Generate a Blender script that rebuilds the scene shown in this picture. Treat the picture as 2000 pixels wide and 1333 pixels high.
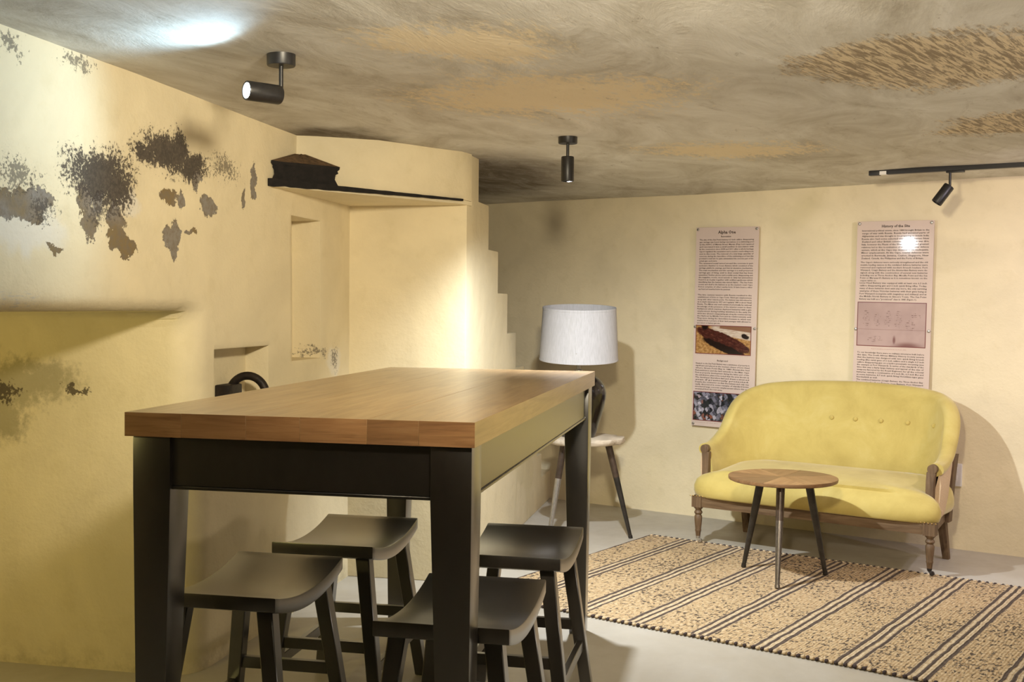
import bpy, bmesh, math, random
from mathutils import Vector, Matrix, noise as mnoise

random.seed(7)
S = bpy.context.scene
COL = S.collection
for o in list(bpy.data.objects):
    bpy.data.objects.remove(o, do_unlink=True)
R = math.radians

# ------------------------------------------------------------------ camera
cam_d = bpy.data.cameras.new('camera')
cam = bpy.data.objects.new('camera', cam_d)
COL.objects.link(cam)
pit, rol = R(1.79), R(0.55)
fw = Vector((0, math.cos(pit), -math.sin(pit)))
u0 = Vector((0, math.sin(pit), math.cos(pit)))
r0 = Vector((1, 0, 0))
rt = math.cos(rol) * r0 + math.sin(rol) * u0
up = -math.sin(rol) * r0 + math.cos(rol) * u0
cam.matrix_world = Matrix(((rt.x, up.x, -fw.x, 0), (rt.y, up.y, -fw.y, 0), (rt.z, up.z, -fw.z, 1.35), (0, 0, 0, 1)))
cam_d.sensor_width = 36.0
cam_d.lens = 36.0 * 2239.2 / 2000
cam_d.clip_start = 0.05
S.camera = cam

# ------------------------------------------------------------------ world, lights, exposure
w = bpy.data.worlds.new('world')
S.world = w
w.use_nodes = True
w.node_tree.nodes['Background'].inputs[0].default_value = (0.9, 0.85, 0.75, 1)
w.node_tree.nodes['Background'].inputs[1].default_value = 0.0
S.view_settings.view_transform = 'Standard'
S.view_settings.look = 'None'
S.view_settings.gamma = 1
S.view_settings.use_curve_mapping = False
S.view_settings.exposure = 0.26


def spot(loc, aim, power, color=(1, 1, 1), angle=150, blend=0.3, radius=0.03):
    d = bpy.data.lights.new('spot_lamp', 'SPOT')
    d.energy, d.color, d.spot_size, d.spot_blend, d.shadow_soft_size = power, color, R(angle), blend, radius
    o = bpy.data.objects.new('spot_lamp', d)
    o.location = loc
    o.rotation_euler = (Vector(aim) - Vector(loc)).to_track_quat('-Z', 'Y').to_euler()
    COL.objects.link(o)
    return o


def area(loc, aim, power, size, color=(1, 1, 1)):
    d = bpy.data.lights.new('area_lamp', 'AREA')
    d.energy, d.color, d.size = power, color, size
    o = bpy.data.objects.new('area_lamp', d)
    o.location = loc
    o.rotation_euler = (Vector(aim) - Vector(loc)).to_track_quat('-Z', 'Y').to_euler()
    COL.objects.link(o)
    return o


L1 = Vector((-0.748, 3.235, 1.945))          # lens of the cool spot on the ceiling, turned to the left wall
spot(L1 + Vector((-0.012, -0.011, 0.0)), L1 + Vector((-0.722, -0.632, -0.15)), 8, (0.50, 0.76, 1.0), 166, 0.5, 0.02)
spot((-0.70, 1.25, 1.0), (-0.80, 2.40, 2.06), 15, (0.62, 0.82, 1.0), 70, 0.7, 0.05)        # added unseen uplight, whitens the ceiling and upper left wall
spot((0.231, 4.935, 1.868), (0.76, 5.52, 0.45), 185, (0.90, 0.95, 1.0), 146, 1.0, 0.022)   # pendant spot over the lamp table
spot((0.16, 1.5, 1.96), (0.20, 6.0, 2.10), 268, (1.0, 0.87, 0.64), 102, 0.85, 0.09)       # ceiling spot above the frame
spot((2.75, 4.5, 1.95), (2.55, 6.4, 0.8), 46, (0.97, 0.84, 0.96), 110, 0.8, 0.05)          # ceiling spot right of the frame
spot((3.35, 5.15, 1.9), (3.3, 5.8, 1.0), 18, (0.95, 0.86, 1.0), 130, 0.8, 0.03)           # next head on the track
spot((-2.0, 2.3, 1.25), (-1.7, 4.15, 0.75), 27, (1.0, 0.82, 0.28), 130, 0.8, 0.06)        # added yellow fill, unseen, brightens the cheek of the recess
pd = bpy.data.lights.new('bulb_lamp', 'POINT')                                             # added unseen fill from low right, lifts table sides and ceiling
pd.energy, pd.color, pd.shadow_soft_size = 30, (1.0, 0.86, 0.70), 0.12
po = bpy.data.objects.new('bulb_lamp', pd)
po.location = (2.5, 2.5, 0.95)
COL.objects.link(po)


# ------------------------------------------------------------------ node helpers
class NT:
    def __init__(self, name):
        self.m = bpy.data.materials.new(name)
        self.m.use_nodes = True
        self.t = self.m.node_tree
        self.b = self.t.nodes['Principled BSDF']
        self._obj = None

    def node(self, kind, **kw):
        n = self.t.nodes.new(kind)
        for k, v in kw.items():
            setattr(n, k, v)
        return n

    def put(self, sock, v):
        if isinstance(v, bpy.types.NodeSocket):
            self.t.links.new(v, sock)
        elif isinstance(v, (tuple, list)) and len(v) == 3 and sock.type == 'RGBA':
            sock.default_value = (*v, 1)
        else:
            sock.default_value = v

    def obj(self):
        if self._obj is None:
            self._obj = self.node('ShaderNodeTexCoord').outputs['Object']
        return self._obj

    def math(self, op, a, b=0.0, clamp=False):
        n = self.node('ShaderNodeMath', operation=op, use_clamp=clamp)
        self.put(n.inputs[0], a)
        self.put(n.inputs[1], b)
        return n.outputs[0]

    def vmath(self, op, a, b=(0, 0, 0), scale=None):
        n = self.node('ShaderNodeVectorMath', operation=op)
        self.put(n.inputs[0], a)
        self.put(n.inputs[1], b)
        if scale is not None:
            n.inputs['Scale'].default_value = scale
        return n.outputs['Value'] if op in ('LENGTH', 'DISTANCE') else n.outputs[0]

    def mapping(self, v, scale=(1, 1, 1), rot=(0, 0, 0), loc=(0, 0, 0)):
        n = self.node('ShaderNodeMapping')
        self.put(n.inputs[0], v)
        n.inputs['Scale'].default_value = scale
        n.inputs['Rotation'].default_value = rot
        n.inputs['Location'].default_value = loc
        return n.outputs[0]

    def noise(self, v, scale, detail=4, rough=0.55, dist=0.0, color=False):
        n = self.node('ShaderNodeTexNoise')
        self.put(n.inputs['Vector'], v)
        n.inputs['Scale'].default_value = scale
        n.inputs['Detail'].default_value = detail
        n.inputs['Roughness'].default_value = rough
        n.inputs['Distortion'].default_value = dist
        return n.outputs['Color' if color else 'Fac']

    def step(self, v, a, b, lo=0.0, hi=1.0):
        n = self.node('ShaderNodeMapRange', interpolation_type='SMOOTHSTEP')
        self.put(n.inputs[0], v)
        n.inputs[1].default_value, n.inputs[2].default_value = a, b
        n.inputs[3].default_value, n.inputs[4].default_value = lo, hi
        return n.outputs[0]

    def ramp(self, v, stops):
        n = self.node('ShaderNodeValToRGB')
        self.put(n.inputs[0], v)
        e = n.color_ramp.elements
        while len(e) < len(stops):
            e.new(0.5)
        for i, (p, c) in enumerate(stops):
            e[i].position = p
            e[i].color = (*c, 1)
        return n.outputs[0]

    def mix(self, f, a, b, blend='MIX'):
        n = self.node('ShaderNodeMix', data_type='RGBA', blend_type=blend)
        self.put(n.inputs[0], f)
        self.put(n.inputs[6], a)
        self.put(n.inputs[7], b)
        return n.outputs[2]

    def sep(self, v):
        n = self.node('ShaderNodeSeparateXYZ')
        self.put(n.inputs[0], v)
        return n.outputs

    def comb(self, x, y, z):
        n = self.node('ShaderNodeCombineXYZ')
        for i, v in enumerate((x, y, z)):
            self.put(n.inputs[i], v)
        return n.outputs[0]

    def blobs(self, v, items, axes=(0, 2)):
        """1 at the centre of an ellipse, 0 at its rim; the strongest of several."""
        out = None
        for a, b, ra, rb in items:
            c, r = [0, 0, 0], [0, 0, 0]
            c[axes[0]], c[axes[1]] = a, b
            r[axes[0]], r[axes[1]] = 1 / ra, 1 / rb
            d = self.vmath('MULTIPLY', self.vmath('SUBTRACT', v, tuple(c)), tuple(r))
            f = self.math('SUBTRACT', 1.0, self.vmath('LENGTH', d))
            out = f if out is None else self.math('MAXIMUM', out, f)
        return out

    def bump(self, h, strength=0.3, dist=0.01, prev=None):
        n = self.node('ShaderNodeBump')
        n.inputs['Strength'].default_value = strength
        n.inputs['Distance'].default_value = dist
        self.put(n.inputs['Height'], h)
        if prev is not None:
            self.put(n.inputs['Normal'], prev)
        return n.outputs[0]

    def out(self, color=None, rough=None, normal=None, **kw):
        if color is not None:
            self.put(self.b.inputs['Base Color'], color)
        if rough is not None:
            self.put(self.b.inputs['Roughness'], rough)
        if normal is not None:
            self.put(self.b.inputs['Normal'], normal)
        for k, v in kw.items():
            self.put(self.b.inputs[k], v)
        return self.m


def simple(name, c, rough=0.5, var=0.12, scale=20, metallic=0.0, bump=0.0, stretch=(1, 1, 1), coat=0.0):
    n = NT(name)
    v = n.mapping(n.obj(), stretch)
    f = n.noise(v, scale, 5, 0.6)
    col = n.mix(n.step(f, 0.3, 0.7), tuple(x * (1 - var) for x in c), tuple(min(1, x * (1 + var)) for x in c))
    nm = n.bump(f, bump, 0.004) if bump else None
    kw = {'Coat Weight': coat, 'Coat Roughness': 0.30, 'Coat IOR': 1.8} if coat else {}
    return n.out(col, rough, nm, Metallic=metallic, **kw)


# ------------------------------------------------------------------ materials
PAINT = (0.80, 0.70, 0.475)


def paint_mat(name, base=PAINT, extra=None):
    n = NT(name)
    v = n.obj()
    big = n.noise(v, 1.3, 4, 0.6, 0.6)
    med = n.noise(v, 9, 5, 0.6)
    fine = n.noise(v, 60, 4, 0.6)
    col = n.mix(n.step(big, 0.3, 0.72), tuple(x * 0.90 for x in base), tuple(min(1, x * 1.06) for x in base))
    col = n.mix(n.step(med, 0.5, 0.75, 0, 0.35), col, (base[0] * 0.82, base[1] * 0.80, base[2] * 0.72))
    h = n.math('ADD', n.math('MULTIPLY', med, 0.8), n.math('MULTIPLY', fine, 0.25))
    nm = n.bump(h, 0.38, 0.014)
    if extra:
        col, nm = extra(n, v, col, nm)
    return n.out(col, 0.75, nm)


def left_extra(n, v, col, nm):
    wob = n.noise(v, 14, 5, 0.65, 0.0, True)
    vv = n.vmath('ADD', v, n.vmath('SCALE', n.vmath('SUBTRACT', wob, (0.5, 0.5, 0.5)), scale=0.11))
    wob2 = n.noise(v, 5, 3, 0.6, 0.0, True)
    vv = n.vmath('ADD', vv, n.vmath('SCALE', n.vmath('SUBTRACT', wob2, (0.5, 0.5, 0.5)), scale=0.10))
    wall_only = n.step(n.sep(v)[1], 0.15, 0.25, 1, 0)
    # loose bare patches where the paint has fallen off
    peel = n.blobs(vv, [(-0.48, 1.595, 0.065, 0.075), (-0.425, 1.525, 0.085, 0.045), (-0.50, 1.53, 0.04, 0.05), (-0.115, 1.575, 0.085, 0.06), (-0.10, 1.52, 0.03, 0.05),
                        (-0.155, 1.705, 0.085, 0.04), (-0.06, 1.69, 0.035, 0.045), (0.145, 1.70, 0.075, 0.048), (-0.645, 1.655, 0.055, 0.055),
                        (-0.57, 1.66, 0.05, 0.045), (-0.62, 1.59, 0.05, 0.06), (0.53, 1.82, 0.032, 0.085), (0.44, 1.755, 0.018, 0.05),
                        (0.06, 1.785, 0.055, 0.025), (-0.96, 1.60, 0.16, 0.055), (-0.86, 1.63, 0.08, 0.05), (-0.80, 1.50, 0.05, 0.018), (0.01, 1.60, 0.05, 0.016)])
    grain = n.noise(v, 55, 5, 0.7)
    pm = n.step(n.math('ADD', peel, n.math('MULTIPLY', n.math('SUBTRACT', grain, 0.5), 0.9)), 0.19, 0.25)
    pm = n.math('MULTIPLY', pm, wall_only)
    bare = n.mix(n.step(n.noise(v, 5, 3), 0.42, 0.58), (0.23, 0.165, 0.075), (0.27, 0.25, 0.22))
    bare = n.mix(n.step(n.noise(v, 40, 5, 0.7), 0.35, 0.7), bare, (0.20, 0.16, 0.11))
    # black mould, solid at the core and speckled outwards
    mould = n.blobs(vv, [(-0.155, 1.855, 0.24, 0.095), (-0.08, 1.875, 0.10, 0.10), (-0.30, 1.835, 0.12, 0.05), (-0.48, 1.70, 0.14, 0.09), (-0.56, 1.74, 0.24, 0.11),
                         (0.02, 1.83, 0.16, 0.07)])
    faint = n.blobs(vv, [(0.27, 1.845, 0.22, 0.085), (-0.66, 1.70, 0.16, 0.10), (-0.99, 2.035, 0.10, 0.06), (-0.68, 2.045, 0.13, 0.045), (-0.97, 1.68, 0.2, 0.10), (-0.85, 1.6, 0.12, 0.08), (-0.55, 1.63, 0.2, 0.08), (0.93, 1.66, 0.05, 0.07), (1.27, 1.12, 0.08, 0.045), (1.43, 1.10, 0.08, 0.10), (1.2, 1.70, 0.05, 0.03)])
    speck = n.noise(v, 75, 5, 0.75)
    ms = n.math('ADD', mould, n.math('MULTIPLY', n.math('SUBTRACT', speck, 0.5), 2.3))
    m1 = n.step(ms, 0.26, 0.42)
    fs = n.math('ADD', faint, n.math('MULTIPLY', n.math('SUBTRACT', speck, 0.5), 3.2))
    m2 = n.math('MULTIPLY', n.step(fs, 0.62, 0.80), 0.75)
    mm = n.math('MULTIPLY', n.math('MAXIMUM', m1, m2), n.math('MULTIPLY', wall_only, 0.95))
    grime = n.math('MULTIPLY', n.step(mould, 0.0, 0.75), n.math('MULTIPLY', wall_only, 0.30))
    white = n.step(n.blobs(vv, [(-0.92, 1.54, 0.26, 0.10), (1.42, 1.08, 0.14, 0.10), (-0.4, 1.66, 0.10, 0.05)]), 0.15, 0.6, 0, 0.6)
    col = n.mix(white, col, (0.78, 0.76, 0.70))
    col = n.mix(grime, col, (0.30, 0.25, 0.17))
    col = n.mix(pm, col, bare)
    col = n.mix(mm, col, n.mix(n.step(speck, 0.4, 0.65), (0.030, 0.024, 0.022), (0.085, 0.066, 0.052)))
    # damp stain on the cheek of the recess, in depth and height
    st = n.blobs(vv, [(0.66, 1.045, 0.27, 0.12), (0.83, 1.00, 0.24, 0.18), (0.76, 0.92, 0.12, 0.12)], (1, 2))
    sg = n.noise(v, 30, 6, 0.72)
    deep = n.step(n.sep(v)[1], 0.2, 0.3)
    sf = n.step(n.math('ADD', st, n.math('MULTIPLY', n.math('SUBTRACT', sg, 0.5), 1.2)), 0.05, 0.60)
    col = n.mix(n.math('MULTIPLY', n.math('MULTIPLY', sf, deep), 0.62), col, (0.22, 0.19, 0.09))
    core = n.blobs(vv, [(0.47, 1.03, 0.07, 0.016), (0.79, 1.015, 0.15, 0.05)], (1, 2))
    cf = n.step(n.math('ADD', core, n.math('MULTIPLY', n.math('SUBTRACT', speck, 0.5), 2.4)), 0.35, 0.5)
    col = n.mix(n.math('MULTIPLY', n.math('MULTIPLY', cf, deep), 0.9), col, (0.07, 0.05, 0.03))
    # chipped paint on the rounded lip over the recess
    z = n.sep(v)[2]
    lip = n.math('MULTIPLY', n.step(z, 1.318, 1.335), n.step(z, 1.365, 1.385, 1, 0))
    chip = n.step(n.noise(n.mapping(v, (6, 1, 40)), 5, 5, 0.7), 0.52, 0.6)
    lip = n.math('MULTIPLY', n.math('MULTIPLY', lip, chip), n.step(n.sep(v)[0], -0.75, -0.95, 0, 0.75))
    col = n.mix(lip, col, (0.62, 0.58, 0.50))
    # dirt along the foot of the wall
    foot = n.math('MULTIPLY', n.step(z, 0.0, 0.12, 1, 0), n.step(n.noise(v, 12, 5, 0.7), 0.4, 0.7, 0, 0.5))
    col = n.mix(foot, col, (0.36, 0.30, 0.17))
    h = n.math('ADD', n.math('MULTIPLY', pm, -1.0), n.math('MULTIPLY', mm, -0.25))
    return col, n.bump(h, 0.6, 0.006, nm)


M = {}
M['wall'] = paint_mat('cream_limewash')
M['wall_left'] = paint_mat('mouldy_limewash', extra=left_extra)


def ceiling_mat():
    n = NT('rough_plaster_ceiling')
    v = n.obj()
    vr = n.mapping(v, (1, 1, 1), (0, 0, R(22)))
    sw = n.noise(n.mapping(vr, (1.25, 0.62, 1)), 2.3, 9, 0.68, 0.9)
    smear = n.noise(n.mapping(vr, (1.5, 0.55, 1), (0, 0, -0.5)), 4.5, 9, 0.74, 0.7)
    col = n.ramp(sw, [(0.28, (0.42, 0.38, 0.31)), (0.42, (0.58, 0.55, 0.48)), (0.55, (0.70, 0.68, 0.62)), (0.72, (0.84, 0.83, 0.79))])
    col = n.mix(n.step(smear, 0.54, 0.74, 0, 0.6), col, (0.34, 0.29, 0.21))
    col = n.mix(n.step(smear, 0.42, 0.25, 0, 0.6), col, (0.68, 0.66, 0.58))
    wob = n.noise(v, 2.5, 5, 0.6, 0.0, True)
    vv = n.vmath('ADD', v, n.vmath('SCALE', n.vmath('SUBTRACT', wob, (0.5, 0.5, 0.5)), scale=0.55))
    # cream paint still holding on in patches
    cream = n.blobs(vv, [(0.13, 4.0, 0.60, 0.62), (-0.15, 3.2, 0.30, 0.35), (1.0, 5.35, 0.52, 0.42)], (0, 1))
    scr = n.noise(n.mapping(vr, (2.2, 0.9, 1)), 18, 6, 0.78)
    cm = n.step(n.math('ADD', cream, n.math('MULTIPLY', n.math('SUBTRACT', scr, 0.5), 2.2)), 0.10, 0.60, 0, 0.85)
    col = n.mix(cm, col, (0.86, 0.73, 0.50))
    # scratched bare patches with slanted chisel marks
    hat = n.blobs(vv, [(1.28, 3.35, 0.55, 0.50), (1.95, 4.45, 0.42, 0.42), (0.05, 3.95, 0.0001, 0.0001)], (0, 1))
    vh = n.mapping(v, (1, 1, 1), (0, 0, R(38)))
    marks = n.noise(n.mapping(vh, (52, 5, 1)), 1.4, 4, 0.7, 0.5)
    hm = n.step(n.math('ADD', hat, n.math('MULTIPLY', n.math('SUBTRACT', scr, 0.5), 1.0)), 0.12, 0.42)
    pit_c = n.mix(n.step(marks, 0.44, 0.56), (0.27, 0.19, 0.10), (0.78, 0.64, 0.42))
    col = n.mix(n.math('MULTIPLY', hm, 0.85), col, pit_c)
    # darker tone towards the far corner by the stepped wall and round the hood
    dark_tone = n.step(n.blobs(vv, [(-0.25, 6.6, 0.75, 1.5), (-0.75, 5.0, 0.35, 0.35)], (0, 1)), 0.0, 0.6, 0, 0.9)
    col = n.mix(n.math('MULTIPLY', dark_tone, n.step(smear, 0.25, 0.6, 0.5, 1.0)), col, (0.105, 0.075, 0.045))
    # dirt streaks
    dk = n.step(n.noise(n.mapping(vr, (2.6, 1.2, 1), (0, 0, 0.7)), 7, 8, 0.8, 0.4), 0.60, 0.70, 0, 0.6)
    col = n.mix(dk, col, (0.17, 0.13, 0.08))
    h = n.math('ADD', n.math('MULTIPLY', sw, 1.0), n.math('ADD', n.math('MULTIPLY', smear, 0.8), n.math('MULTIPLY', n.math('MULTIPLY', marks, hm), 0.6)))
    return n.out(col, 0.85, n.bump(h, 0.35, 0.025))


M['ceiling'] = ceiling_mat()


def floor_mat():
    n = NT('screed_floor')
    v = n.obj()
    a = n.noise(v, 1.1, 6, 0.62, 0.5)
    b = n.noise(v, 7, 6, 0.65)
    col = n.ramp(a, [(0.3, (0.40, 0.36, 0.29)), (0.55, (0.49, 0.46, 0.40)), (0.75, (0.57, 0.555, 0.52))])
    col = n.mix(n.step(b, 0.55, 0.75, 0, 0.3), col, (0.42, 0.37, 0.29))
    return n.out(col, n.step(b, 0.3, 0.7, 0.38, 0.55), n.bump(b, 0.06, 0.01))


M['floor'] = floor_mat()


def wood_mat(name, cols, axis=1, scale=1.0, rough=0.45, per_obj=True, coat=0.0, tint=0.25):
    n = NT(name)
    v = n.obj()
    oi = n.node('ShaderNodeObjectInfo')
    if per_obj:
        off = n.comb(n.math('MULTIPLY', oi.outputs['Random'], 7.3), n.math('MULTIPLY', oi.outputs['Random'], 3.1), 0.0)
        v = n.vmath('ADD', v, off)
    sc = [9 * scale] * 3
    sc[axis] = 0.8 * scale
    g = n.noise(n.mapping(v, tuple(sc)), 3.0, 6, 0.6, 0.8)
    sc2 = [60 * scale] * 3
    sc2[axis] = 2.0 * scale
    f = n.noise(n.mapping(v, tuple(sc2)), 2.0, 4, 0.6)
    col = n.ramp(g, [(0.28, cols[0]), (0.5, cols[1]), (0.72, cols[2])])
    col = n.mix(n.step(f, 0.5, 0.75, 0, 0.4), col, tuple(x * 0.62 for x in cols[0]))
    if per_obj:
        k = n.step(oi.outputs['Random'], 0.0, 1.0, 1 - tint, 1 + tint * 0.6)
        col = n.mix(1.0, col, n.comb(k, k, k), 'MULTIPLY')
    return n.out(col, rough, n.bump(n.math('ADD', g, f), 0.08, 0.004), **{'Coat Weight': coat, 'Coat Roughness': 0.25})


M['oak'] = wood_mat('oiled_oak', [(0.24, 0.14, 0.058), (0.35, 0.215, 0.095), (0.43, 0.28, 0.135)], 1, 1.0, 0.30, True, 0.6, 0.12)
M['oak_edge'] = wood_mat('oak_side_grain', [(0.19, 0.092, 0.038), (0.30, 0.155, 0.065), (0.38, 0.21, 0.095)], 0, 1.6, 0.42, True, 0.0, 0.22)
M['black'] = simple('black_satin_paint', (0.010, 0.0075, 0.006), 0.30, 0.25, 30, stretch=(1, 1, 0.2), bump=0.015, coat=1.0)
M['stool'] = simple('black_brown_lacquer', (0.012, 0.009, 0.007), 0.30, 0.25, 30, stretch=(1, 1, 0.2), bump=0.015, coat=0.85)
M['black_metal'] = simple('black_powder_coat', (0.012, 0.011, 0.011), 0.42, 0.2, 60)
M['veneer'] = wood_mat('walnut_veneer', [(0.17, 0.085, 0.035), (0.27, 0.145, 0.06), (0.33, 0.19, 0.085)], 0, 1.5, 0.42, True, 0.0, 0.3)
M['steel'] = simple('brushed_steel', (0.42, 0.40, 0.37), 0.36, 0.2, 40, 0.85, stretch=(8, 8, 1))
M['gun'] = simple('dull_gunmetal', (0.17, 0.15, 0.135), 0.30, 0.25, 40, 0.8, stretch=(8, 8, 1))
M['dark_leg'] = simple('dark_leg_enamel', (0.030, 0.026, 0.022), 0.30, 0.3, 30, 0.3)
M['sleeve'] = simple('brown_leg_sleeve', (0.060, 0.040, 0.028), 0.35, 0.3, 30, 0.3)
M['sofa_wood'] = wood_mat('weathered_oak_frame', [(0.085, 0.048, 0.022), (0.155, 0.095, 0.048), (0.22, 0.145, 0.08)], 0, 1.6, 0.6, False)
M['sofa_post'] = wood_mat('weathered_oak_post', [(0.07, 0.038, 0.018), (0.13, 0.078, 0.038), (0.20, 0.13, 0.07)], 2, 1.6, 0.6, False)
M['brass'] = simple('antique_brass', (0.42, 0.28, 0.10), 0.35, 0.2, 40, 0.9)
M['linen'] = simple('beige_linen', (0.62, 0.46, 0.29), 0.85, 0.08, 150, bump=0.2)
M['white'] = simple('white_plastic', (0.80, 0.78, 0.74), 0.35, 0.03, 20)
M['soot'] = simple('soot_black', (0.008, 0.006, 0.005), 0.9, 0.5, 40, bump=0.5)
M['soot_top'] = simple('dusty_soot', (0.13, 0.075, 0.035), 0.9, 0.5, 45, bump=0.5)
M['iron'] = simple('rusty_black_iron', (0.018, 0.012, 0.009), 0.55, 0.5, 35, 0.3, bump=0.5)
M['ceramic'] = simple('black_glazed_ceramic', (0.010, 0.007, 0.006), 0.16, 0.4, 12)
M['slab'] = wood_mat('bleached_slab', [(0.36, 0.29, 0.21), (0.56, 0.48, 0.37), (0.68, 0.61, 0.50)], 0, 1.2, 0.6, False)


def velvet():
    n = NT('yellow_velvet')
    v = n.obj()
    a = n.noise(v, 4.5, 5, 0.65, 0.4)
    f = n.noise(v, 160, 3, 0.6)
    col = n.ramp(a, [(0.3, (0.46, 0.355, 0.095)), (0.55, (0.55, 0.44, 0.13)), (0.75, (0.60, 0.50, 0.18))])
    return n.out(col, 0.8, n.bump(f, 0.15, 0.003), **{'Sheen Weight': 0.35, 'Sheen Roughness': 0.4})


M['velvet'] = velvet()


def shade_mat():
    n = NT('white_linen_shade')
    v = n.obj()
    a = n.noise(n.mapping(v, (40, 40, 3)), 6, 4, 0.6)
    b = n.noise(n.mapping(v, (3, 3, 60)), 4, 4, 0.6)
    col = n.mix(n.step(a, 0.3, 0.7), (0.42, 0.42, 0.44), (0.50, 0.50, 0.53))
    m = n.out(col, 0.85, n.bump(n.math('ADD', a, b), 0.2, 0.002))
    return m


M['shade'] = shade_mat()


def rug_mat():
    n = NT('jute_rug')
    v = n.obj()
    wobble = n.noise(n.mapping(v, (1, 3, 1)), 3, 3, 0.5)
    s = n.sep(v)
    x = n.math('ADD', s[0], n.math('MULTIPLY', n.math('SUBTRACT', wobble, 0.5), 0.020))
    # weft rows run across the rug; knots along them
    row = n.math('SINE', n.math('MULTIPLY', x, 2 * math.pi / 0.013))
    knots = n.noise(n.mapping(v, (80, 42, 1)), 1.0, 2, 0.5)
    fl = n.noise(n.mapping(v, (62, 34, 1)), 1.0, 2, 0.7)
    fl2 = n.noise(v, 3.0, 3, 0.6)
    fib = n.noise(n.mapping(v, (60, 200, 1)), 2.0, 3, 0.6)
    base = n.ramp(knots, [(0.3, (0.36, 0.235, 0.115)), (0.5, (0.53, 0.385, 0.215)), (0.7, (0.65, 0.51, 0.32))])
    base = n.mix(n.step(fib, 0.4, 0.75, 0, 0.35), base, (0.34, 0.23, 0.11))
    fm = n.step(n.math('ADD', fl, n.math('MULTIPLY', n.math('SUBTRACT', fl2, 0.5), 0.35)), 0.55, 0.60)
    base = n.mix(n.math('MULTIPLY', fm, 0.92), base, (0.055, 0.038, 0.028))
    dark = None
    d3 = None
    for c in (0.245, 0.565, 0.855, 1.155, 1.435, 1.765, 2.03, 2.32):
        d = n.math('ABSOLUTE', n.math('SUBTRACT', x, c))
        d3 = d if d3 is None else n.math('MINIMUM', d3, d)
    edge = n.math('ABSOLUTE', n.math('SUBTRACT', x, 0.004))
    l0 = n.step(d3, 0.0062, 0.0098, 1, 0)
    l1 = n.step(n.math('ABSOLUTE', n.math('SUBTRACT', d3, 0.034)), 0.0062, 0.0098, 1, 0)
    bandz = n.step(d3, 0.042, 0.046, 1, 0)
    base = n.mix(n.math('MULTIPLY', bandz, 0.9), base, n.ramp(knots, [(0.3, (0.46, 0.33, 0.19)), (0.7, (0.70, 0.58, 0.39))]))
    lines = n.math('MAXIMUM', n.math('MAXIMUM', l0, l1), n.step(edge, 0.005, 0.008, 1, 0))
    col = n.mix(n.math('MULTIPLY', lines, 0.93), base, n.mix(n.step(knots, 0.3, 0.7), (0.030, 0.018, 0.018), (0.065, 0.040, 0.036)))
    h = n.math('ADD', n.math('MULTIPLY', row, 0.4), n.math('ADD', n.math('MULTIPLY', knots, 1.0), n.math('MULTIPLY', lines, 0.4)))
    return n.out(col, 0.9, n.bump(h, 0.6, 0.006))


M['rug'] = rug_mat()
M['jute'] = simple('jute_stitch', (0.60, 0.47, 0.30), 0.9, 0.2, 90, bump=0.3)
M['dark_yarn'] = simple('dark_yarn', (0.045, 0.030, 0.030), 0.9, 0.3, 90, bump=0.3)
M['panel'] = simple('printed_acrylic', (0.66, 0.54, 0.475), 0.05, 0.03, 2)
M['ink'] = simple('brown_black_ink', (0.045, 0.022, 0.012), 0.5, 0.1, 5)
M['red_frame'] = simple('dark_red_print', (0.16, 0.030, 0.028), 0.3, 0.1, 5)
M['caption'] = simple('red_caption_ink', (0.36, 0.16, 0.13), 0.5, 0.1, 5)


def excavation_print():
    n = NT('print_of_an_iron_barrel_in_sand')
    v = n.obj()
    x, y, z = n.sep(v)
    wob = n.noise(v, 22, 5, 0.65, 0.0, True)
    vv = n.vmath('ADD', v, n.vmath('SCALE', n.vmath('SUBTRACT', wob, (0.5, 0.5, 0.5)), scale=0.03))
    sand = n.ramp(n.noise(n.mapping(v, (1, 1, 1.4), (0, 0.6, 0)), 55, 6, 0.75), [(0.3, (0.12, 0.05, 0.02)), (0.5, (0.42, 0.22, 0.07)), (0.72, (0.68, 0.45, 0.2))])
    rim = n.ramp(n.noise(n.mapping(v, (6, 1, 40)), 4, 4), [(0.3, (0.42, 0.30, 0.22)), (0.7, (0.72, 0.64, 0.54))])
    up_ = n.step(n.math('ADD', z, n.math('MULTIPLY', x, 0.15)), 0.025, 0.035)
    col = n.mix(n.math('MULTIPLY', up_, n.step(x, -0.10, -0.06)), sand, rim)
    top = n.step(n.math('ADD', z, n.math('MULTIPLY', x, 0.1)), 0.068, 0.074)
    col = n.mix(n.math('MULTIPLY', top, n.step(x, -0.03, -0.02)), col, (0.25, 0.13, 0.075))
    vb = n.mapping(vv, (1, 1, 1), (0, R(-20), 0))
    body = n.blobs(vb, [(0.0, 0.0, 0.21, 0.045), (0.02, -0.035, 0.16, 0.035)])
    bm = n.step(body, 0.0, 0.12)
    iron = n.ramp(n.noise(n.mapping(vb, (8, 1, 30)), 4, 6, 0.7), [(0.3, (0.012, 0.004, 0.003)), (0.55, (0.075, 0.018, 0.012)), (0.75, (0.20, 0.075, 0.045))])
    col = n.mix(bm, col, iron)
    sh = n.step(n.blobs(vb, [(0.02, -0.045, 0.18, 0.028), (-0.15, 0.05, 0.03, 0.045), (-0.185, 0.06, 0.02, 0.03), (0.13, 0.075, 0.03, 0.02)]), 0.0, 0.3)
    col = n.mix(sh, col, (0.012, 0.005, 0.004))
    return n.out(col, 0.12)


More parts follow.
